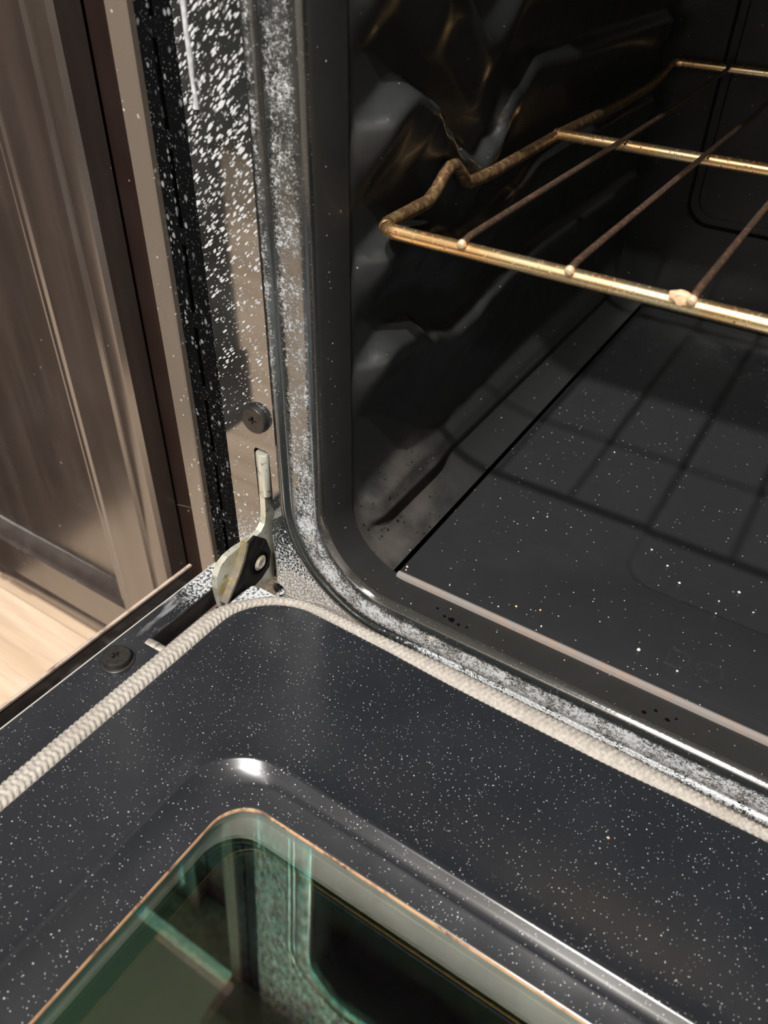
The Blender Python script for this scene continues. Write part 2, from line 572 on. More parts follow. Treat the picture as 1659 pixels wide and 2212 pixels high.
# ------------------------------------------------------------------ oven body
OX0, OX1 = -0.066, 0.706
oven = root('oven', 'black enamel oven body with front frame, vent strip and dark cavity', 'oven', (0.32, 0.3, FLOOR_Z))
EX0, EX1, EZ0, EZ1, ER = 0.040, 0.600, 0.0035, 0.480, 0.045
prof = [(-0.0042, 0.026), (-0.0036, 0.0216), (-0.0012, 0.0075), (0.0, 0.0054), (0.0005, 0.0042), (0.0014, 0.0022), (0.0026, 0.0009), (0.0042, 0.0002), (0.0060, 0.0),
        (0.008, -0.0001), (0.012, -0.0003), (0.016, -0.0003), (0.019, -0.0001), (0.0205, 0.0012), (0.0215, 0.0020), (0.0225, 0.0016),
        (0.0235, 0.0002), (0.0248, -0.0010), (0.0262, -0.0011), (0.0275, -0.0003), (0.0285, 0.0)]
rings, att = [], []
for d, y in prof:
    c = rrect(EX0 - d, EX1 + d, EZ0 - max(d, 0), EZ1 + d, ER + d, 18, 70, 50)
    rings.append([(px, y, pz) for px, pz in c])
    for px, pz in c:
        ds = 0.60 * sstep(0.0045, 0.009, d) * (1 - sstep(0.0240, 0.0275, d))      # along the sill
        dv = sstep(0.0005, 0.006, d) * (1 - sstep(0.018, 0.0205, d)) * (0.58 - 0.16 * sstep(0.03, 0.11, pz))
        dv = max(dv, 0.42 * sstep(0.0225, 0.0240, d) * (1 - sstep(0.026, 0.028, d)) * sstep(0.08, 0.14, pz))
        t_ = sstep(0.045, 0.14, px) * (1 - sstep(0.035, 0.06, pz))
        du = ds * t_ + dv * (1 - t_)
        att.append(du)
nr = len(rings[0])
build('cavity_lip', MB().loft(rings[:4]), CAVS, oven, 60)
build('frame_rim', MB().loft(rings[3:]), RIM, oven, 60, attrs={'dust': att[3 * nr:]})
# flat plate round the rim, with the hinge slot
outer = [(-0.0248, -0.10), (0.6648, -0.10), (0.6648, 0.60), (-0.0248, 0.60)]
hole = rrect(EX0 - 0.0285, EX1 + 0.0285, EZ0 - 0.0285, EZ1 + 0.0285, ER + 0.0285, 18, 70, 50)
slot = [(-0.0046, -0.018), (0.0036, -0.018), (0.0036, 0.028), (0.0064, 0.034), (0.0064, 0.0775), (0.0050, 0.0795), (-0.0032, 0.0795), (-0.0046, 0.0775)]
slot2 = [(0.645 - x, z) for x, z in slot][::-1]
peg = [(0.0050 + 0.0052 * math.cos(2 * PI * k / 18), -0.0285 + 0.0058 * math.sin(2 * PI * k / 18)) for k in range(18)]
V, F = fill_holes(outer, [hole, slot, slot2, peg])
pl = MB().add([(x, 0, z) for x, z in V], F)
for loop, y1 in ((outer, 0.0045), (slot, 0.006), (slot2, 0.006), (peg, 0.006)):
    n = len(loop)
    pl.add([(x, 0, z) for x, z in loop] + [(x, y1, z) for x, z in loop], [(i, (i + 1) % n, n + (i + 1) % n, n + i) for i in range(n)])
build('frame_plate', pl, PLATE, oven)
build('hinge_receiver', MB().box(-0.012, 0.014, 0.006, 0.04, -0.05, 0.085), DARK, oven)
build('hinge_receiver', MB().box(0.631, 0.657, 0.006, 0.04, -0.05, 0.085), DARK, oven)
# vent strip with real slots
for sgn in (0, 1):
    def mx(a): return a if not sgn else 0.64 - a
    v = MB()
    def vb(x0, x1, z0, z1):
        a, b = sorted((mx(x0), mx(x1))); v.box(a, b, 0.0042, 0.0052, z0, z1)
    vb(-0.0540, -0.0430, -0.10, 0.60); vb(-0.0402, -0.0230, -0.10, 0.60)
    zt = 0.275 + 0.045 * 7; last = 0.60
    while zt > -0.02:
        vb(-0.0430, -0.0402, zt, last); last = zt - 0.037; zt -= 0.045
    vb(-0.0430, -0.0402, -0.10, last)
    build('vent_strip', v, VENT, oven)
    a, b = sorted((mx(-0.064), mx(-0.020)))
    build('vent_backing', MB().box(a, b, 0.030, 0.031, -0.10, 0.60), DARK, oven)
    a, b = sorted((mx(-0.0660), mx(-0.0515)))
    z0 = -0.10
    prf = [(a, 0.03), (a, 0.0015), (a + 0.0015, 0), (b - 0.0008, 0), (b, 0.0008), (b, 0.0060), (b, 0.03)]
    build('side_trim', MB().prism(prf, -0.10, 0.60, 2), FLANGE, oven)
# hinge plate screw
def screw_mesh(r=0.0082, h=0.0034):
    """pan head, cross recess; axis +z"""
    mb = MB()
    ring = [(r * 0.86 * math.cos(2 * PI * k / 36), r * 0.86 * math.sin(2 * PI * k / 36)) for k in range(36)]
    a, b = r * 0.11, r * 0.33
    plus = [(a, b), (a, a), (b, a), (b, -a), (a, -a), (a, -b), (-a, -b), (-a, -a), (-b, -a), (-b, a), (-a, a), (-a, b)]
    V, F = fill_holes(ring, [plus])
    mb.add([(x, y, h) for x, y in V], F)
    n = len(plus)
    mb.add([(x, y, h) for x, y in plus] + [(x * 0.7, y * 0.7, h - 0.0018) for x, y in plus], [(i, (i + 1) % n, n + (i + 1) % n, n + i) for i in range(n)] + [tuple(range(n, 2 * n))])
    mb.lathe([(r * 0.86, h), (r * 0.95, h - 0.0002), (r, h - 0.0008), (r, 0.0)], 36, cap=False)
    return mb
sm = screw_mesh()
for sx in (0.0, 0.64):
    s = MB().add([(sx + x, -z - 0.0004, 0.100 + y) for x, y, z in sm.v], sm.f)
    so = build('frame_screw', s, SCREW, oven, 35)
    build('washer', MB().lathe([(0.0076, 0), (0.0086, 0), (0.0086, 0.0006), (0.0076, 0.0006)], 36, (sx, 0, 0.1), 1), SCREW, so, 35)
# dried drip
dp = [(-0.0177, 0.310), (-0.0177, 0.2909), (-0.0181, 0.2813), (-0.0174, 0.2713), (-0.0179, 0.2627), (-0.0172, 0.2548), (-0.0177, 0.2512)]
build('dried_drip', MB().tube([(x, -0.0001, z) for x, z in dp], [0.0012, 0.0013, 0.0011, 0.0014, 0.0010, 0.0010, 0.0016], 8), DRIPM, oven, 60)

# cavity walls
WX0, CR_ = 0.0436, 0.0420
CZ = 0.0445
RIBS = [
    ([(0.024, 0.236), (0.034, 0.252), (0.062, 0.2615), (0.082, 0.253), (0.100, 0.238), (0.122, 0.222), (0.145, 0.2120), (0.160, 0.219), (0.182, 0.242), (0.207, 0.2545), (0.26, 0.252), (0.49, 0.250)], 0.0095),
    ([(0.024, 0.176), (0.034, 0.193), (0.060, 0.1985), (0.087, 0.194), (0.110, 0.181), (0.136, 0.1715), (0.160, 0.173), (0.202, 0.182), (0.240, 0.1925), (0.30, 0.194), (0.49, 0.192)], 0.0085),
    ([(0.024, 0.118), (0.032, 0.135), (0.055, 0.1425), (0.077, 0.141), (0.100, 0.126), (0.131, 0.1165), (0.155, 0.118), (0.180, 0.1255), (0.205, 0.1300), (0.26, 0.133), (0.49, 0.131)], 0.0085),
    ([(0.024, 0.300), (0.034, 0.313), (0.062, 0.3225), (0.100, 0.300), (0.145, 0.273), (0.207, 0.3145), (0.49, 0.311)], 0.0095),
]
def wall_h(y, z):
    A = sstep(0.0255, 0.046, y) * (1 + 0.55 * (1 - sstep(0.070, 0.118, y))) * (1 - sstep(0.462, 0.476, y))
    h = 0.0
    for tab, amp in RIBS:
        s = lerp_tab(tab, y) - z
        p = sstep(-0.0015, 0.0065, s) * (1 - sstep(0.0075, 0.040, s))
        h = max(h, amp * A * p)
    # low rib with a sharp lower edge
    top = lerp_tab([(0.03, 0.046), (0.09, 0.050), (0.125, 0.0445), (0.14, 0.0425), (0.3, 0.044), (0.49, 0.044)], y)
    lob = lerp_tab([(0.03, 0.0), (0.045, 1.0), (0.105, 1.0), (0.135, 0.55), (0.49, 0.55)], y)
    p = sstep(top + 0.004, top - 0.012, z) * sstep(0.0195, 0.0255, z)
    h = max(h, 0.0095 * lob * p * (1 - sstep(0.462, 0.476, y)))
    return h
def liner_wall(mirror):
    ys = [0.0216 + (0.488 - 0.0216) * i / 190 for i in range(191)]
    zs = []
    arc = 30
    pts = []
    for i in range(arc + 1):       # from floor up round the corner
        a = PI / 2 * (1 - i / arc) * 0.82
        pts.append((WX0 + CR_ - CR_ * math.cos(a), CZ - CR_ * math.sin(a), math.cos(a), math.sin(a)))
    z = CZ
    while z < 0.486:
        z += 0.0022; pts.append((WX0, z, 1.0, 0.0))
    m = MB()
    rows = []
    for x, z, nx, nz in pts:
        r = []
        for y in ys:
            h = wall_h(y, z)
            X = x + nx * h
            r.append((X if not mirror else 0.64 - X, y, z + nz * h * 0.6))
        rows.append(r)
    m.loft(rows, closed=False)
    return m
build('cavity_wall', liner_wall(False), CAVD, oven, 180)
build('cavity_wall', liner_wall(True), CAV, oven, 180)
# back wall with a rounded raised panel
b = MB()
def brg(x0, x1, z0, z1, r, y): return [(px, y, pz) for px, pz in rrect(x0, x1, z0, z1, r, 8, 10, 8)]
b.loft([brg(0.03, 0.61, -0.01, 0.57, 0.02, 0.489), brg(0.092, 0.548, 0.086, 0.50, 0.022, 0.489), brg(0.094, 0.546, 0.088, 0.498, 0.021, 0.4935), brg(0.100, 0.540, 0.094, 0.492, 0.018, 0.4935),
        brg(0.1025, 0.5375, 0.0965, 0.4895, 0.017, 0.487)], True, False, True)
build('cavity_back', b, CAV, oven, 40)
build('cavity_ceiling', MB().box(0.03, 0.61, 0.022, 0.49, 0.4845, 0.495), CAV, oven)
build('cavity_subfloor', MB().box(0.045, 0.595, 0.024, 0.49, -0.012, -0.004), DARK, oven)
# outer body
build('body_shell', MB().box(OX0, OX1, 0.035, 0.70, 0.57, 0.60).box(OX0, OX0 + 0.002, 0.035, 0.70, FLOOR_Z + 0.03, 0.60).box(OX1 - 0.002, OX1, 0.035, 0.70, FLOOR_Z + 0.03, 0.60)
      .box(OX0, OX1, 0.68, 0.70, FLOOR_Z + 0.03, 0.60), FLANGE, oven)
build('control_panel', MB().prism([(-0.035, 0.602), (-0.050, 0.612), (-0.030, 0.680), (0.03, 0.694), (0.05, 0.694), (0.05, 0.602)], OX0, OX1, 0), FLANGE, oven)
build('cooktop', MB().box(OX0, OX1, -0.028, 0.70, 0.6945, 0.708), simple('black cooktop', (0.01, 0.01, 0.01), 0.15), oven)
for k in range(5):
    kx = 0.05 + k * 0.135
    kb = build('control_knob', MB().lathe([(0.0, 0.003), (0.020, 0.003), (0.0195, 0.022), (0.017, 0.026), (0.0, 0.026)], 24, (kx, -0.0395, 0.645), 1), SCREW, oven, 35)
    build('pointer', MB().box(kx - 0.002, kx + 0.002, -0.0685, -0.0655, 0.645, 0.662), LAMPM, kb)
build('drawer_front', MB().box(OX0 + 0.004, OX1 - 0.004, -0.012, 0.02, FLOOR_Z + 0.05, -0.112).box(OX0 + 0.004, OX1 - 0.004, -0.026, -0.012, -0.128, -0.112), FLANGE, oven)
build('plinth', MB().box(OX0 + 0.01, OX1 - 0.01, 0.04, 0.60, FLOOR_Z, FLOOR_Z + 0.05), DARK, oven)

# oven floor panel (lifts out)
fp = root('oven_floor_panel', 'speckled black oven floor panel with a rounded recess and worn pale front lip', 'oven panel', (0.32, 0.25, -0.002))
FZ = 0.0055
def frg(x0, x1, y0, y1, r, z): return [(px, py, z) for px, py in rrect(x0, x1, y0, y1, r, 10, 40, 30)]
f = MB()
f.loft([frg(0.0775, 0.5625, 0.0262, 0.480, 0.0008, -0.002), frg(0.0775, 0.5625, 0.0262, 0.480, 0.0008, FZ - 0.0006), frg(0.0781, 0.5619, 0.0268, 0.4794, 0.0008, FZ),
        frg(0.1880, 0.452, 0.0955, 0.42, 0.022, FZ), frg(0.1895, 0.4505, 0.0970, 0.4185, 0.0205, FZ - 0.0008), frg(0.1918, 0.4482, 0.0993, 0.4162, 0.0195, FZ - 0.0026),
        frg(0.1935, 0.4465, 0.1010, 0.4145, 0.018, FZ - 0.0030)], True, True, True)
panel = build('panel_sheet', f, CAVF, fp, 30)
lp = [(0.0235, -0.001), (0.0232, 0.0038), (0.0240, 0.0056), (0.0262, 0.0062), (0.0275, 0.0056), (0.0262, 0.0050)]
build('front_lip', MB().prism(lp, 0.0778, 0.5622, 0), LIPM, fp, 40)
tc = bpy.data.curves.new('embossed_letters', 'FONT'); tc.body = 'DO'; tc.size = 0.0205; tc.extrude = 0.00035; tc.space_character = 1.05
tob = bpy.data.objects.new('embossed_letters', tc); COL.objects.link(tob)
dg = bpy.context.evaluated_depsgraph_get()
tme = bpy.data.meshes.new_from_object(tob.evaluated_get(dg))
bpy.data.objects.remove(tob)
lt = MB().add([(0.2315 + v.co.x, 0.0455 + v.co.y, FZ + v.co.z) for v in tme.vertices], [tuple(p.vertices) for p in tme.polygons])
build('embossed_letters', lt, CAVF, fp)

# ------------------------------------------------------------------ oven door (open)
TILT = math.radians(2.7)
door = bpy.data.objects.new('door', None); COL.objects.link(door)
door.empty_display_size = 0.05; door.location = (0, -0.03, 0); door.rotation_euler = (-TILT, 0, 0)
door.parent = oven; door.matrix_parent_inverse = world_of(oven).inverted()
door['label'] = 'open black speckled oven door with coated window and braided seal'
def dl(name, mb, mat, parent=door, smooth=None, attrs=None):
    return build(name, mb, mat, parent, smooth, True, attrs)
DU1, DV1 = 0.663, 0.440
# local: x = u, y = -v, z = w
fo = [(-0.0230, 0.006), (-0.0095, 0.005), (-0.0090, -0.0668), (0.0070, -0.0668), (0.0080, -0.004), (0.0086, 0.0026), (0.014, 0.0038), (0.027, 0.0038), (0.043, 0.0055), (0.060, 0.0075), (0.10, 0.009)]
fo += [(0.64 - x, y) for x, y in fo[::-1]]
fo += [(0.663, -DV1), (-0.0230, -DV1)]
fo = fo[::-1]
inner_hole = [(x, -y) for x, y in rrect(0.030, 0.610, 0.015, 0.400, 0.03, 10, 20, 14)]
V, F = fill_holes(fo, [inner_hole])
m = MB().add([(x, y, 0) for x, y in V], F)
n = len(fo)
m.add([(x, y, 0) for x, y in fo] + [(x, y, -0.013) for x, y in fo], [(i, (i + 1) % n, n + (i + 1) % n, n + i) for i in range(n)])
dl('liner_flange', m, DOORF)
dl('liner_edge', MB().box(-0.0236, -0.0229, -DV1, 0.0055, -0.0008, 0.0005), simple('liner edge with painted highlight', (0.62, 0.60, 0.57), 0.4, 0.6))  # light caught along the rim, put into the strip's bright colour
dl('edge_gap', MB().box(-0.0330, -0.0229, -0.46, 0.0, -0.0135, -0.0115), GAPM)
dl('edge_trim', MB().box(-0.0345, -0.0329, -0.46, -0.005, -0.050, 0.0), TRIMM)
dl('edge_trim', MB().box(0.6729, 0.6745, -0.46, -0.005, -0.050, 0.0), TRIMM)
trimtop = MB().box(-0.0348, -0.0327, -0.46, -0.005, -0.0004, 0.0010)
dl('trim_cap', trimtop, mat_rust_or_lit_edge('tan trim cap with painted light', (0.34, 0.27, 0.225), (0.16, 0.12, 0.10), 0.4))  # light on the trim's top edge painted in as tan
dl('outer_skin', MB().box(-0.0345, 0.6745, -0.46, -0.005, -0.0530, -0.0490).box(-0.0345, 0.6745, -0.4625, -0.4585, -0.053, 0.0), TRIMM)
dl('rear_wall', MB().box(-0.022, 0.662, -0.006, -0.004, -0.049, -0.013).box(-0.022, -0.010, -0.004, 0.004, -0.0131, -0.012), DARK)
dl('hinge_channel', MB().box(-0.0105, -0.0088, -0.075, -0.004, -0.030, -0.0005).box(0.0069, 0.0085, -0.075, -0.004, -0.030, -0.0005).box(-0.0105, 0.0085, -0.075, -0.006, -0.032, -0.030)
   .box(-0.0105, 0.0085, -0.0765, -0.0668, -0.030, -0.0006), STEEL)
dl('hinge_spring_bar', MB().box(-0.0055, -0.0035, -0.062, -0.012, -0.020, -0.0095), simple('brown spring bar', (0.16, 0.11, 0.10), 0.4, 0.5))
pin = MB().tube([(-0.0092, -0.0645, -0.0030), (-0.0022, -0.0640, -0.0030)], 0.0036, 16).tube([(-0.0018, -0.0640, -0.0030), (0.0070, -0.0634, -0.0030)], 0.0033, 16).tube([(-0.0024, -0.064, -0.003), (-0.0016, -0.064, -0.003)], 0.0029, 12)
dl('roller_pin', pin, PINM, smooth=40)
# inner panel with window recess
def drg(u0, v0, r, w):
    return [(x, -y, w) for x, y in rrect(u0, 0.640 - u0, v0, 0.425 - max(0, (v0 + 0.003)) * 0.62, r, 16, 30, 20)]
rings = [drg(0.0140, -0.0030, 0.040, -0.0012), drg(0.0140, -0.0030, 0.040, 0.0014), drg(0.0145, -0.0025, 0.0395, 0.0020), drg(0.060, 0.075, 0.032, 0.0020),
         drg(0.0685, 0.0865, 0.031, 0.0020), drg(0.0702, 0.0884, 0.030, 0.0026), drg(0.0718, 0.0898, 0.029, 0.0020), drg(0.0742, 0.0912, 0.028, -0.0006), drg(0.0758, 0.0922, 0.0275, -0.0010),
         drg(0.0800, 0.0945, 0.0265, -0.0045), drg(0.0825, 0.0960, 0.0255, -0.0044), drg(0.0835, 0.0968, 0.025, -0.0050), drg(0.0905, 0.1062, 0.0185, -0.0050), drg(0.0913, 0.1070, 0.0180, -0.0054)]
dl('inner_panel', MB().loft(rings), DOORP, smooth=50)
dl('window_edge', MB().loft([drg(0.0913, 0.1070, 0.0180, -0.0054), drg(0.0919, 0.1076, 0.0177, -0.0060), drg(0.0919, 0.1076, 0.0177, -0.0072)]), RUSTE, smooth=60)
gl = MB().loft([drg(0.086, 0.101, 0.02, -0.0075), drg(0.086, 0.101, 0.02, -0.0110)], True, True, True)
dl('window_pane', gl, GLASS)
dl('inner_window_frame', MB().loft([drg(0.078, 0.093, 0.022, -0.0115), drg(0.084, 0.099, 0.022, -0.0130), drg(0.0865, 0.1055, 0.022, -0.0195), drg(0.0905, 0.1125, 0.020, -0.0205), drg(0.0910, 0.1130, 0.0195, -0.0225), drg(0.080, 0.10, 0.02, -0.0235)]), RINGM, smooth=40)
dl('window_pane', MB().loft([drg(0.084, 0.104, 0.02, -0.0240), drg(0.084, 0.104, 0.02, -0.0270)], True, True, True), GLASS2)
dl('outer_glass', MB().loft([drg(0.04, 0.04, 0.02, -0.0455), drg(0.04, 0.04, 0.02, -0.0485)], True, True, True), simple('smoked outer glass', (0.012, 0.010, 0.013), 0.08))
# braided seal: real herringbone relief on a flattened rope
def gasket():
    u0, v0, r = 0.0140 - 0.0040, -0.0030 - 0.0036, 0.0440
    path = []
    step = 0.00045
    y = 0.41
    while y > v0 + r:
        path.append((u0, y, 0.0)); y -= step
    na = int(r * PI / 2 / step)
    for i in range(na + 1):
        a = PI + 0.5 * PI * i / na
        path.append((u0 + r + r * math.cos(a), v0 + r + r * math.sin(a), sstep(0, 0.5, i / na)))
    x = u0 + r
    while x < 0.59:
        x += step; path.append((x, v0, -1.0))
    nc = 26
    P = [Vector((p[0], -p[1], 0)) for p in path]
    rings = []
    s = 0.0
    for i, p in enumerate(P):
        t = (P[min(i + 1, len(P) - 1)] - P[max(i - 1, 0)]).normalized()
        side = Vector((t.y, -t.x, 0))
        if i: s += (P[i] - P[i - 1]).length
        k = max(0.0, path[i][2])
        hw = 0.0058 * (1 - 0.52 * k); hh = 0.0040 * (1 - 0.35 * k)
        if path[i][2] < 0:
            q = path[i][0]
            g = 0.48 + 0.52 * sstep(0.055, 0.16, q)
            g = g * (1 - 0.55 * sstep(0.22, 0.315, q))
            hw = 0.0058 * g; hh = 0.0040 * (0.65 + 0.35 * g)
            side_shift = 0.0
        ring = []
        for j in range(nc):
            a = 2 * PI * j / nc
            col = a / (2 * PI) * 12
            fr = col - math.floor(col)
            sg = 1 if int(math.floor(col)) % 2 == 0 else -1
            h = math.sin(2 * PI * (s / 0.0031 + sg * (fr - 0.5) * 0.75)) * 0.5 + 0.5
            h = 0.00085 * h - 0.0006 * (abs(fr - 0.5) * 2) ** 4
            ring.append(p + side * ((hw + h) * math.cos(a)) + Vector((0, 0, 0.0006 + (hh + h) * math.sin(a))))
        rings.append(ring)
    return MB().loft(rings, True, True, True)
dl('braided_seal', gasket(), GASK, smooth=180)
# screw by the hinge slot
dsx, dsy = -0.0113, -0.0838
so = dl('liner_screw', MB().add([(dsx + x * 0.93, dsy + y * 0.93, 0.0010 + z) for x, y, z in sm.v], sm.f), SCREW, smooth=35)
dl('screw_washer', MB().lathe([(0.0072, 0.0), (0.0092, 0.0), (0.0092, 0.0006), (0.0086, 0.0010), (0.0072, 0.0010)], 36, (dsx, dsy, 0.0)), SCREW, smooth=35)
# hinge arm (part of the door); built in world coordinates
HG = []
def hw(name, mb, mat, smooth=None):
    o = build(name, mb, mat, None, smooth)
    o.parent = door
    o.matrix_parent_inverse = world_of(door).inverted()
    HG.append(o)
    return o
plate = [(0.0045, 0.070), (-0.0010, 0.070), (-0.0012, 0.046), (-0.0018, 0.0335), (-0.0035, 0.0275), (-0.0075, 0.0243), (-0.0145, 0.0238), (-0.0290, 0.0262), (-0.0370, 0.0262), (-0.0430, 0.0240),
         (-0.0470, 0.0185), (-0.0483, 0.010), (-0.0478, 0.0), (-0.0462, -0.010), (-0.0400, -0.016), (-0.030, -0.012), (-0.020, -0.016), (-0.010, -0.020), (0.0, -0.018), (0.0045, -0.008), (0.0065, 0.010), (0.0058, 0.030)]
hw('hinge_arm_plate', MB().prism(plate, -0.0028, 0.0012, 0), ZINC)
tb = MB()
rr = []
for z in (0.0475, 0.0480, 0.0765, 0.0772):
    k = 0.0042 if 0.0479 < z < 0.077 else 0.0038
    rr.append([(0.0008 + k * math.cos(a), 0.0008 + k * 0.85 * math.sin(a), z) for a in [2 * PI * i / 20 for i in range(20)]])
tb.loft(rr, True, True, True)
hw('hinge_arm_sleeve', tb, ZINCT, 50)
link = [(-0.0235, 0.0290), (-0.0170, 0.0300), (-0.0085, 0.0215), (-0.0055, 0.0100), (-0.0080, -0.0010), (-0.0160, -0.0050), (-0.0250, -0.0060), (-0.0330, -0.0100), (-0.0450, -0.0100), (-0.0455, -0.0020), (-0.0395, 0.0055), (-0.0325, 0.0130), (-0.0275, 0.0200)]
hw('hinge_link_plate', MB().prism(link, 0.0040, 0.0058, 0), LINK)
hw('hinge_link_edge', MB().prism([(y, z) for y, z in [(-0.0235, 0.0290), (-0.0275, 0.0200), (-0.0325, 0.0130), (-0.0395, 0.0055), (-0.0455, -0.0020), (-0.0470, -0.0010), (-0.0408, 0.0068), (-0.0338, 0.0142), (-0.0288, 0.0212), (-0.0250, 0.0295)]], 0.0012, 0.0060, 0), LINKE)
rv = MB()
rings = []
for r, h in [(0.0052, 0.0058), (0.0052, 0.0066), (0.0040, 0.0070), (0.0034, 0.0078), (0.0020, 0.0078), (0.0012, 0.0070)]:
    rings.append([(h, -0.0165 + r * math.cos(2 * PI * k / 24), 0.0090 + r * math.sin(2 * PI * k / 24)) for k in range(24)])
rv.loft(rings, True, False, True)
hw('hinge_rivet', rv, ZINC, 50)
co = MB()
co.loft([[(h, -0.0165 + r * math.cos(2 * PI * k / 24), 0.0090 + r * math.sin(2 * PI * k / 24)) for k in range(24)] for r, h in [(0.0075, 0.0057), (0.0075, 0.0064), (0.0070, 0.0067), (0.0050, 0.0067)]])
hw('hinge_rivet_collar', co, DARK, 50)
# right hinge, mostly out of frame
for o in HG:
    c = o.copy(); COL.objects.link(c); c.parent = door
    c.matrix_parent_inverse = o.matrix_parent_inverse @ Matrix.Translation((0.640, 0, 0))

# ------------------------------------------------------------------ rack
rack = root('oven_rack', 'gold heat tinted wire oven rack with brown rods inside the cavity', 'oven rack', (0.32, 0.25, 0.205))
BR = 0.0034
def bend(p0, c, p1, r, k=6):
    """points rounding the corner c between p0 and p1"""
    p0, c, p1 = Vector(p0), Vector(c), Vector(p1)
    a = c + (p0 - c).normalized() * r; b = c + (p1 - c).normalized() * r
    return [(a * (1 - t) ** 2 + c * 2 * t * (1 - t) + b * t * t) for t in [i / k for i in range(k + 1)]]
def rack_loop():
    Lx, Rx = 0.0555, 0.5845
    side = [(0.078, 0.2052), (0.086, 0.2085), (0.0935, 0.2145), (0.0985, 0.2168), (0.1050, 0.2165), (0.1120, 0.2110), (0.1180, 0.2055), (0.1240, 0.2035), (0.150, 0.2025), (0.245, 0.2040), (0.36, 0.2020), (0.43, 0.2035), (0.455, 0.2080), (0.470, 0.2125)]
    pth = []
    pth += bend((0.3, 0.033, 0.205), (Lx, 0.033, 0.205), (Lx, 0.1, 0.205), 0.011)
    pth += [Vector((Lx, y, z)) for y, z in side]
    pth += bend((Lx, 0.45, 0.213), (Lx, 0.480, 0.213), (0.3, 0.480, 0.213), 0.008)
    pth += bend((0.3, 0.480, 0.213), (Rx, 0.480, 0.213), (Rx, 0.4, 0.213), 0.008)
    pth += [Vector((Rx, y, z)) for y, z in side[::-1]]
    pth += bend((Rx, 0.1, 0.205), (Rx, 0.033, 0.205), (0.3, 0.033, 0.205), 0.011)
    xs = [0.5, 0.4, 0.3, 0.2, 0.1]
    pth += [Vector((x, 0.033, 0.205)) for x in xs]
    return pth
LP = rack_loop()
nb = 7; ns = 14
iL, iRear, iR = 0, nb + ns, nb + ns + 2 * nb
front = LP[iR + ns + nb - 4:] + LP[:4]
build('front_bar', MB().tube(front, BR, 16), BAR, rack, 180)
build('side_wire', MB().tube(LP[3:nb + ns + 3], BR, 16), SIDEW, rack, 180)
build('rear_bar', MB().tube(LP[nb + ns + 2:nb + ns + 2 + 2 * nb - 4], BR, 16), BAR, rack, 180)
build('side_wire', MB().tube(LP[nb + ns + 2 * nb - 3:iR + ns + nb - 3], BR, 16), SIDEW, rack, 180)
build('cross_bar', MB().tube([(0.0545, 0.2390, 0.2050), (0.3, 0.239, 0.205), (0.5855, 0.2390, 0.2050)], BR, 16), BAR, rack, 60)
rx = 0.1005
k = 0
while rx < 0.56:
    z0 = 0.205 + BR + 0.0009
    path = [(rx, 0.0290, z0 - 0.0010), (rx, 0.0297, z0 - 0.0008), (rx, 0.036, z0 + 0.0004), (rx, 0.048, z0 + 0.0006), (rx + random.uniform(-.0006, .0006), 0.14, z0), (rx, 0.239, z0), (rx + random.uniform(-.0006, .0006), 0.36, z0 - 0.0004), (rx, 0.47, z0 + 0.004), (rx, 0.481, 0.2165)]
    ro = build('rack_rod', MB().tube(path, [0.0013] + [0.00165] * (len(path) - 1), 10), ROD, rack, 60)
    build('rod_tip', MB().tube([(rx, 0.0280, z0 - 0.0013), (rx, 0.0284, z0 - 0.0012), (rx, 0.0304, z0 - 0.0006)], [0.0012, 0.0019, 0.0020], 12), simple('bright rod tip %d' % k, (0.62, 0.44, 0.26), 0.45, 0.5), ro, 60)
    rx += 0.0495; k += 1

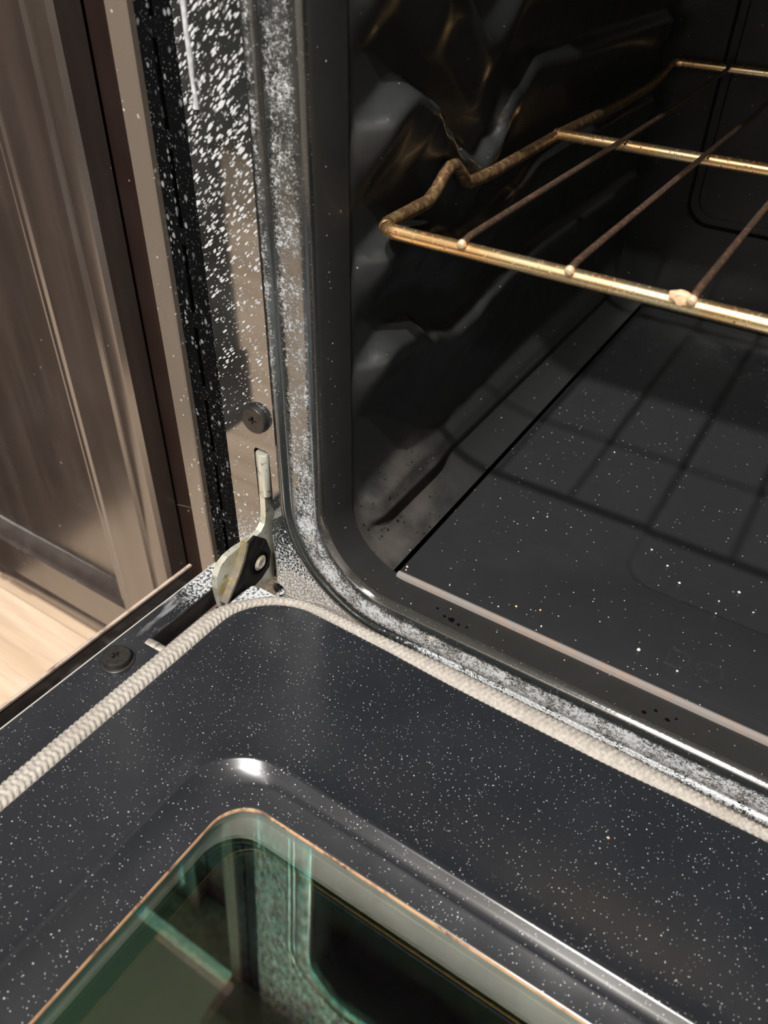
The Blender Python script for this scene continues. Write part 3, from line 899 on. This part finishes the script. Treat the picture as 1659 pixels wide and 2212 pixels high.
# ------------------------------------------------------------------ cabinets
def cabinet(label, x0, x1, y0, depth, group=None, mats=(ESP, ESPD), rot=0.0, pivot=None, overlay=0.022, toe=0.05):
    """base cabinet facing -y with its door front at y0; optional turn about pivot"""
    t = root('base_cabinet', label, 'cabinet', ((x0 + x1) / 2, y0 + depth / 2, FLOOR_Z), group=group)
    door_b, door_t = FLOOR_Z + 0.138, 0.640
    yb = y0 + 0.022
    ESP_, ESPD_ = mats
    parts = []
    parts.append(build('carcass', MB().box(x0, x1, yb + 0.022, y0 + depth, door_b - 0.01, 0.655), ESPD_, t))
    parts.append(build('toe_kick', MB().box(x0, x1, yb + toe, y0 + depth, FLOOR_Z, door_b - 0.01), ESPD_, t))
    fr = build('face_frame', MB().box(x0, x0 + 0.040, yb + 0.003, yb + 0.022, door_b - 0.01, 0.655).box(x1 - overlay - 0.016, x1, yb + 0.003, yb + 0.022, door_b - 0.01, 0.655)
               .box(x0 + 0.040, x1 - overlay - 0.016, yb + 0.003, yb + 0.022, 0.635, 0.655).box(x0 + 0.040, x1 - overlay - 0.016, yb + 0.003, yb + 0.022, door_b - 0.01, door_b + 0.02), ESPD_, t)
    dx0, dx1 = x0 + 0.018, x1 - overlay
    d = bpy.data.objects.new('cabinet_door', None); COL.objects.link(d); d.parent = t; d.matrix_parent_inverse = world_of(t).inverted()
    def ring(i, y): return [(px, y, pz) for px, pz in rrect(dx0 + i, dx1 - i, door_b + i, door_t - i, 0.001, 2, 4, 6)]
    def dp(name, mb, mat, smooth=None):
        o = build(name, mb, mat, None, smooth); o.parent = d
        o.matrix_parent_inverse = world_of(t).inverted() if False else Matrix.Identity(4)
        return o
    # stiles and rails
    SW = 0.066
    for a, b, q in ((dx1 - SW, dx1, 1), (dx0, dx0 + SW, -1)):
        pr = [(0, 0.022), (0, 0.0), (SW - 0.024, 0.0), (SW - 0.022, 0.0022), (SW - 0.0205, 0.0022), (SW - 0.016, -0.0004), (SW - 0.009, -0.0008), (SW - 0.003, 0.0006), (SW, 0.0040), (SW, 0.022)]
        pr = [((a + p) if q > 0 else (b - p), y0 + y) for p, y in pr]
        dp('stile', MB().prism(pr, door_b, door_t, 2), ESP_, 30)
    for a, b, q in ((door_b, door_b + SW, -1), (door_t - SW, door_t, 1)):
        pr = [(0, 0.022), (0, 0.0), (SW - 0.024, 0.0), (SW - 0.022, 0.0022), (SW - 0.0205, 0.0022), (SW - 0.016, -0.0004), (SW - 0.009, -0.0008), (SW - 0.003, 0.0006), (SW, 0.0040), (SW, 0.022)]
        pr = [(y0 + y, (a + p) if q > 0 else (b - p)) for p, y in pr]
        dp('rail', MB().prism(pr, dx0 + SW, dx1 - SW, 0), ESP_, 30)
    # moulding rings and recessed panel
    i = SW
    mo = MB().loft([ring(i, y0 + 0.0), ring(i + 0.002, y0 - 0.0015), ring(i + 0.006, y0 - 0.0015), ring(i + 0.008, y0 + 0.002), ring(i + 0.0105, y0 + 0.0035), ring(i + 0.013, y0 + 0.002), ring(i + 0.016, y0 + 0.004), ring(i + 0.021, y0 + 0.010), ring(i + 0.022, y0 + 0.014)])
    dp('panel_moulding', mo, ESP_, 30)
    dp('door_panel', MB().box(dx0 + SW + 0.018, dx1 - SW - 0.018, y0 + 0.0135, y0 + 0.020, door_b + SW + 0.018, door_t - SW - 0.018), ESP_)
    kx = dx0 + 0.03
    dp('door_knob', MB().lathe([(0.0, 0.0), (0.006, 0.0), (0.005, 0.012), (0.014, 0.018), (0.013, 0.026), (0.0, 0.028)], 20, (kx, y0, door_t - 0.05), 1), SCREW, 40)
    if rot:
        M = Matrix.Translation(pivot) @ Matrix.Rotation(rot, 4, 'Z') @ Matrix.Translation(-Vector(pivot))
        t.matrix_basis = M @ t.matrix_basis
    return t
cabinet('dark espresso base cabinet with framed panel door beside the oven', -0.592, -0.072, 0.050, 0.68, overlay=0.095)
# the return leg of the corner, facing the oven side
cabinet('dark espresso base cabinet turned sideways left of the oven', -0.592, 0.085, -0.64, 0.68, rot=math.radians(90), pivot=(-0.592, -0.64, 0), mats=(ESPD, ESPD), toe=-0.018)
for i in range(4):
    x0 = -1.3 + i * 0.72
    cabinet(['leftmost', 'second', 'third', 'rightmost'][i] + ' dark base cabinet of the run across the kitchen', -x0 - 0.72, -x0 - 0.002, 1.75, 0.75, 'cabinets across the kitchen', rot=PI, pivot=(0, 0, 0))
ct = build('countertop', MB().box(-1.89, -0.072, 0.022, 0.735, 0.6555, 0.70).box(-1.30, -0.565, -0.665, 0.0218, 0.6555, 0.70), COUNT)
tag(ct, 'grey stone countertop on the cabinets left of the oven', 'countertop')
ct = build('countertop', MB().box(-1.60, 1.32, -2.645, -1.72, 0.6555, 0.70), COUNT)
tag(ct, 'grey stone countertop across the kitchen', 'countertop')

# ------------------------------------------------------------------ crumbs and hairs
FL = [((80.1, 32.3), 1, 1.3), ((81.0, 29.6), 1, 0.9), ((149.4, 38.9), 1, 1.1), ((162.2, 43.9), 1, 1.0), ((167.8, 32.6), 0, 1.0), ((219.2, 46.0), 0, 1.8), ((254.2, 126.0), 0, 1.5), ((222.2, 114.0), 0, 1.4),
      ((211.5, 125.0), 0, 1.3), ((198.6, 134.4), 0, 1.2), ((131.4, 124.3), 0, 0.9), ((124.4, 117.9), 0, 0.9), ((142.3, 220.5), 0, 1.0), ((140.8, 33.1), 1, 0.9), ((246.2, 111.9), 0, 1.0), ((247.3, 97.5), 0, 0.9), ((265.2, 113.8), 0, 0.9), ((241.2, 43.0), 0, 1.2)]
spots = ['near the floor panel corner', 'beside the panel corner crumb', 'left of two on the front lip', 'behind the front lip', 'close to the front lip', 'before the embossed letters', 'right of the recess crumbs', 'in the floor recess centre', 'in the recess middle left', 'farthest in the recess corner',
         'right of a pair in the middle', 'left of a pair in the middle', 'deepest in the rack shadow', 'by the front lip left end', 'behind the recess front edge', 'on the recess front edge', 'rightmost in the recess', 'on the embossed letter']
for (p, kind, r), sp in zip(FL, spots):
    inrec = p[0] > 194 and p[1] > 101
    z = FZ - (0.0030 if inrec else 0) + r * 0.00045
    c = build('crumb', MB().blob((p[0] / 1000, p[1] / 1000, z), r * 0.00062, r * 0.00052, r * 0.0005, 0.25), CRUMBO if kind else CRUMBW, None, 60)
    tag(c, ('toasted' if kind else 'pale') + ' crumb on the oven floor ' + sp, 'crumb', 'crumbs on the oven floor')
CH = [((122.7, 10.7), 2.6, 'largest of the left cluster'), ((118.0, 11.0), 1.2, 'left of the largest flake'), ((127.6, 9.8), 1.3, 'right of the largest flake'), ((111.6, 14.2), 0.9, 'leftmost of the left cluster'), ((132.5, 10.5), 0.9, 'rightmost of the left cluster'),
      ((235.0, 9.0), 1.5, 'leftmost of the right cluster'), ((239.6, 13.4), 1.2, 'rearmost of the right cluster'), ((246.3, 11.1), 1.5, 'middle of the right cluster'), ((249.8, 14.1), 0.8, 'rightmost of the right cluster')]
for p, r, sp in CH:
    z = EZ0 + 0.0001
    c = build('burnt_flake', MB().blob((p[0] / 1000, p[1] / 1000, z + 0.0003), r * 0.0008, r * 0.0006, 0.0007, 0.45), CHAR)
    tag(c, 'black burnt flake on the oven sill, ' + sp, 'crumb', 'burnt flakes on the sill')
mt = world_of(door)
cp = mt @ Vector((0.2434, -0.0356, 0.0024))
tag(build('crumb', MB().blob(cp, 0.0008, 0.0006, 0.0005), CRUMBO, None, 60), 'toasted crumb lying on the open door panel', 'crumb')
fk = MB().blob((0.1955, 0.0300, 0.2083), 0.0046, 0.0020, 0.0030, 0.4, 9, 6)
tag(build('residue_flake', fk, CRUMBO, None), 'pinkish tan residue flake stuck on the rack front bar', 'residue')
HR = [[(-0.1940, 0.0750, 0.1390), (-0.1915, 0.0748, 0.1180), (-0.1855, 0.0750, 0.1078), (-0.1800, 0.0748, 0.1016)], [(-0.1930, 0.0750, -0.0887), (-0.1780, 0.0745, -0.0872), (-0.1500, 0.0748, -0.0803)]]
for h, l in zip(HR, ('thin hair clinging to the upper dark cabinet frame', 'thin hair clinging to the lower dark cabinet frame')):
    tag(build('hair', MB().tube(h, 0.00012, 5), HAIRM, None, 60), l, 'hair')
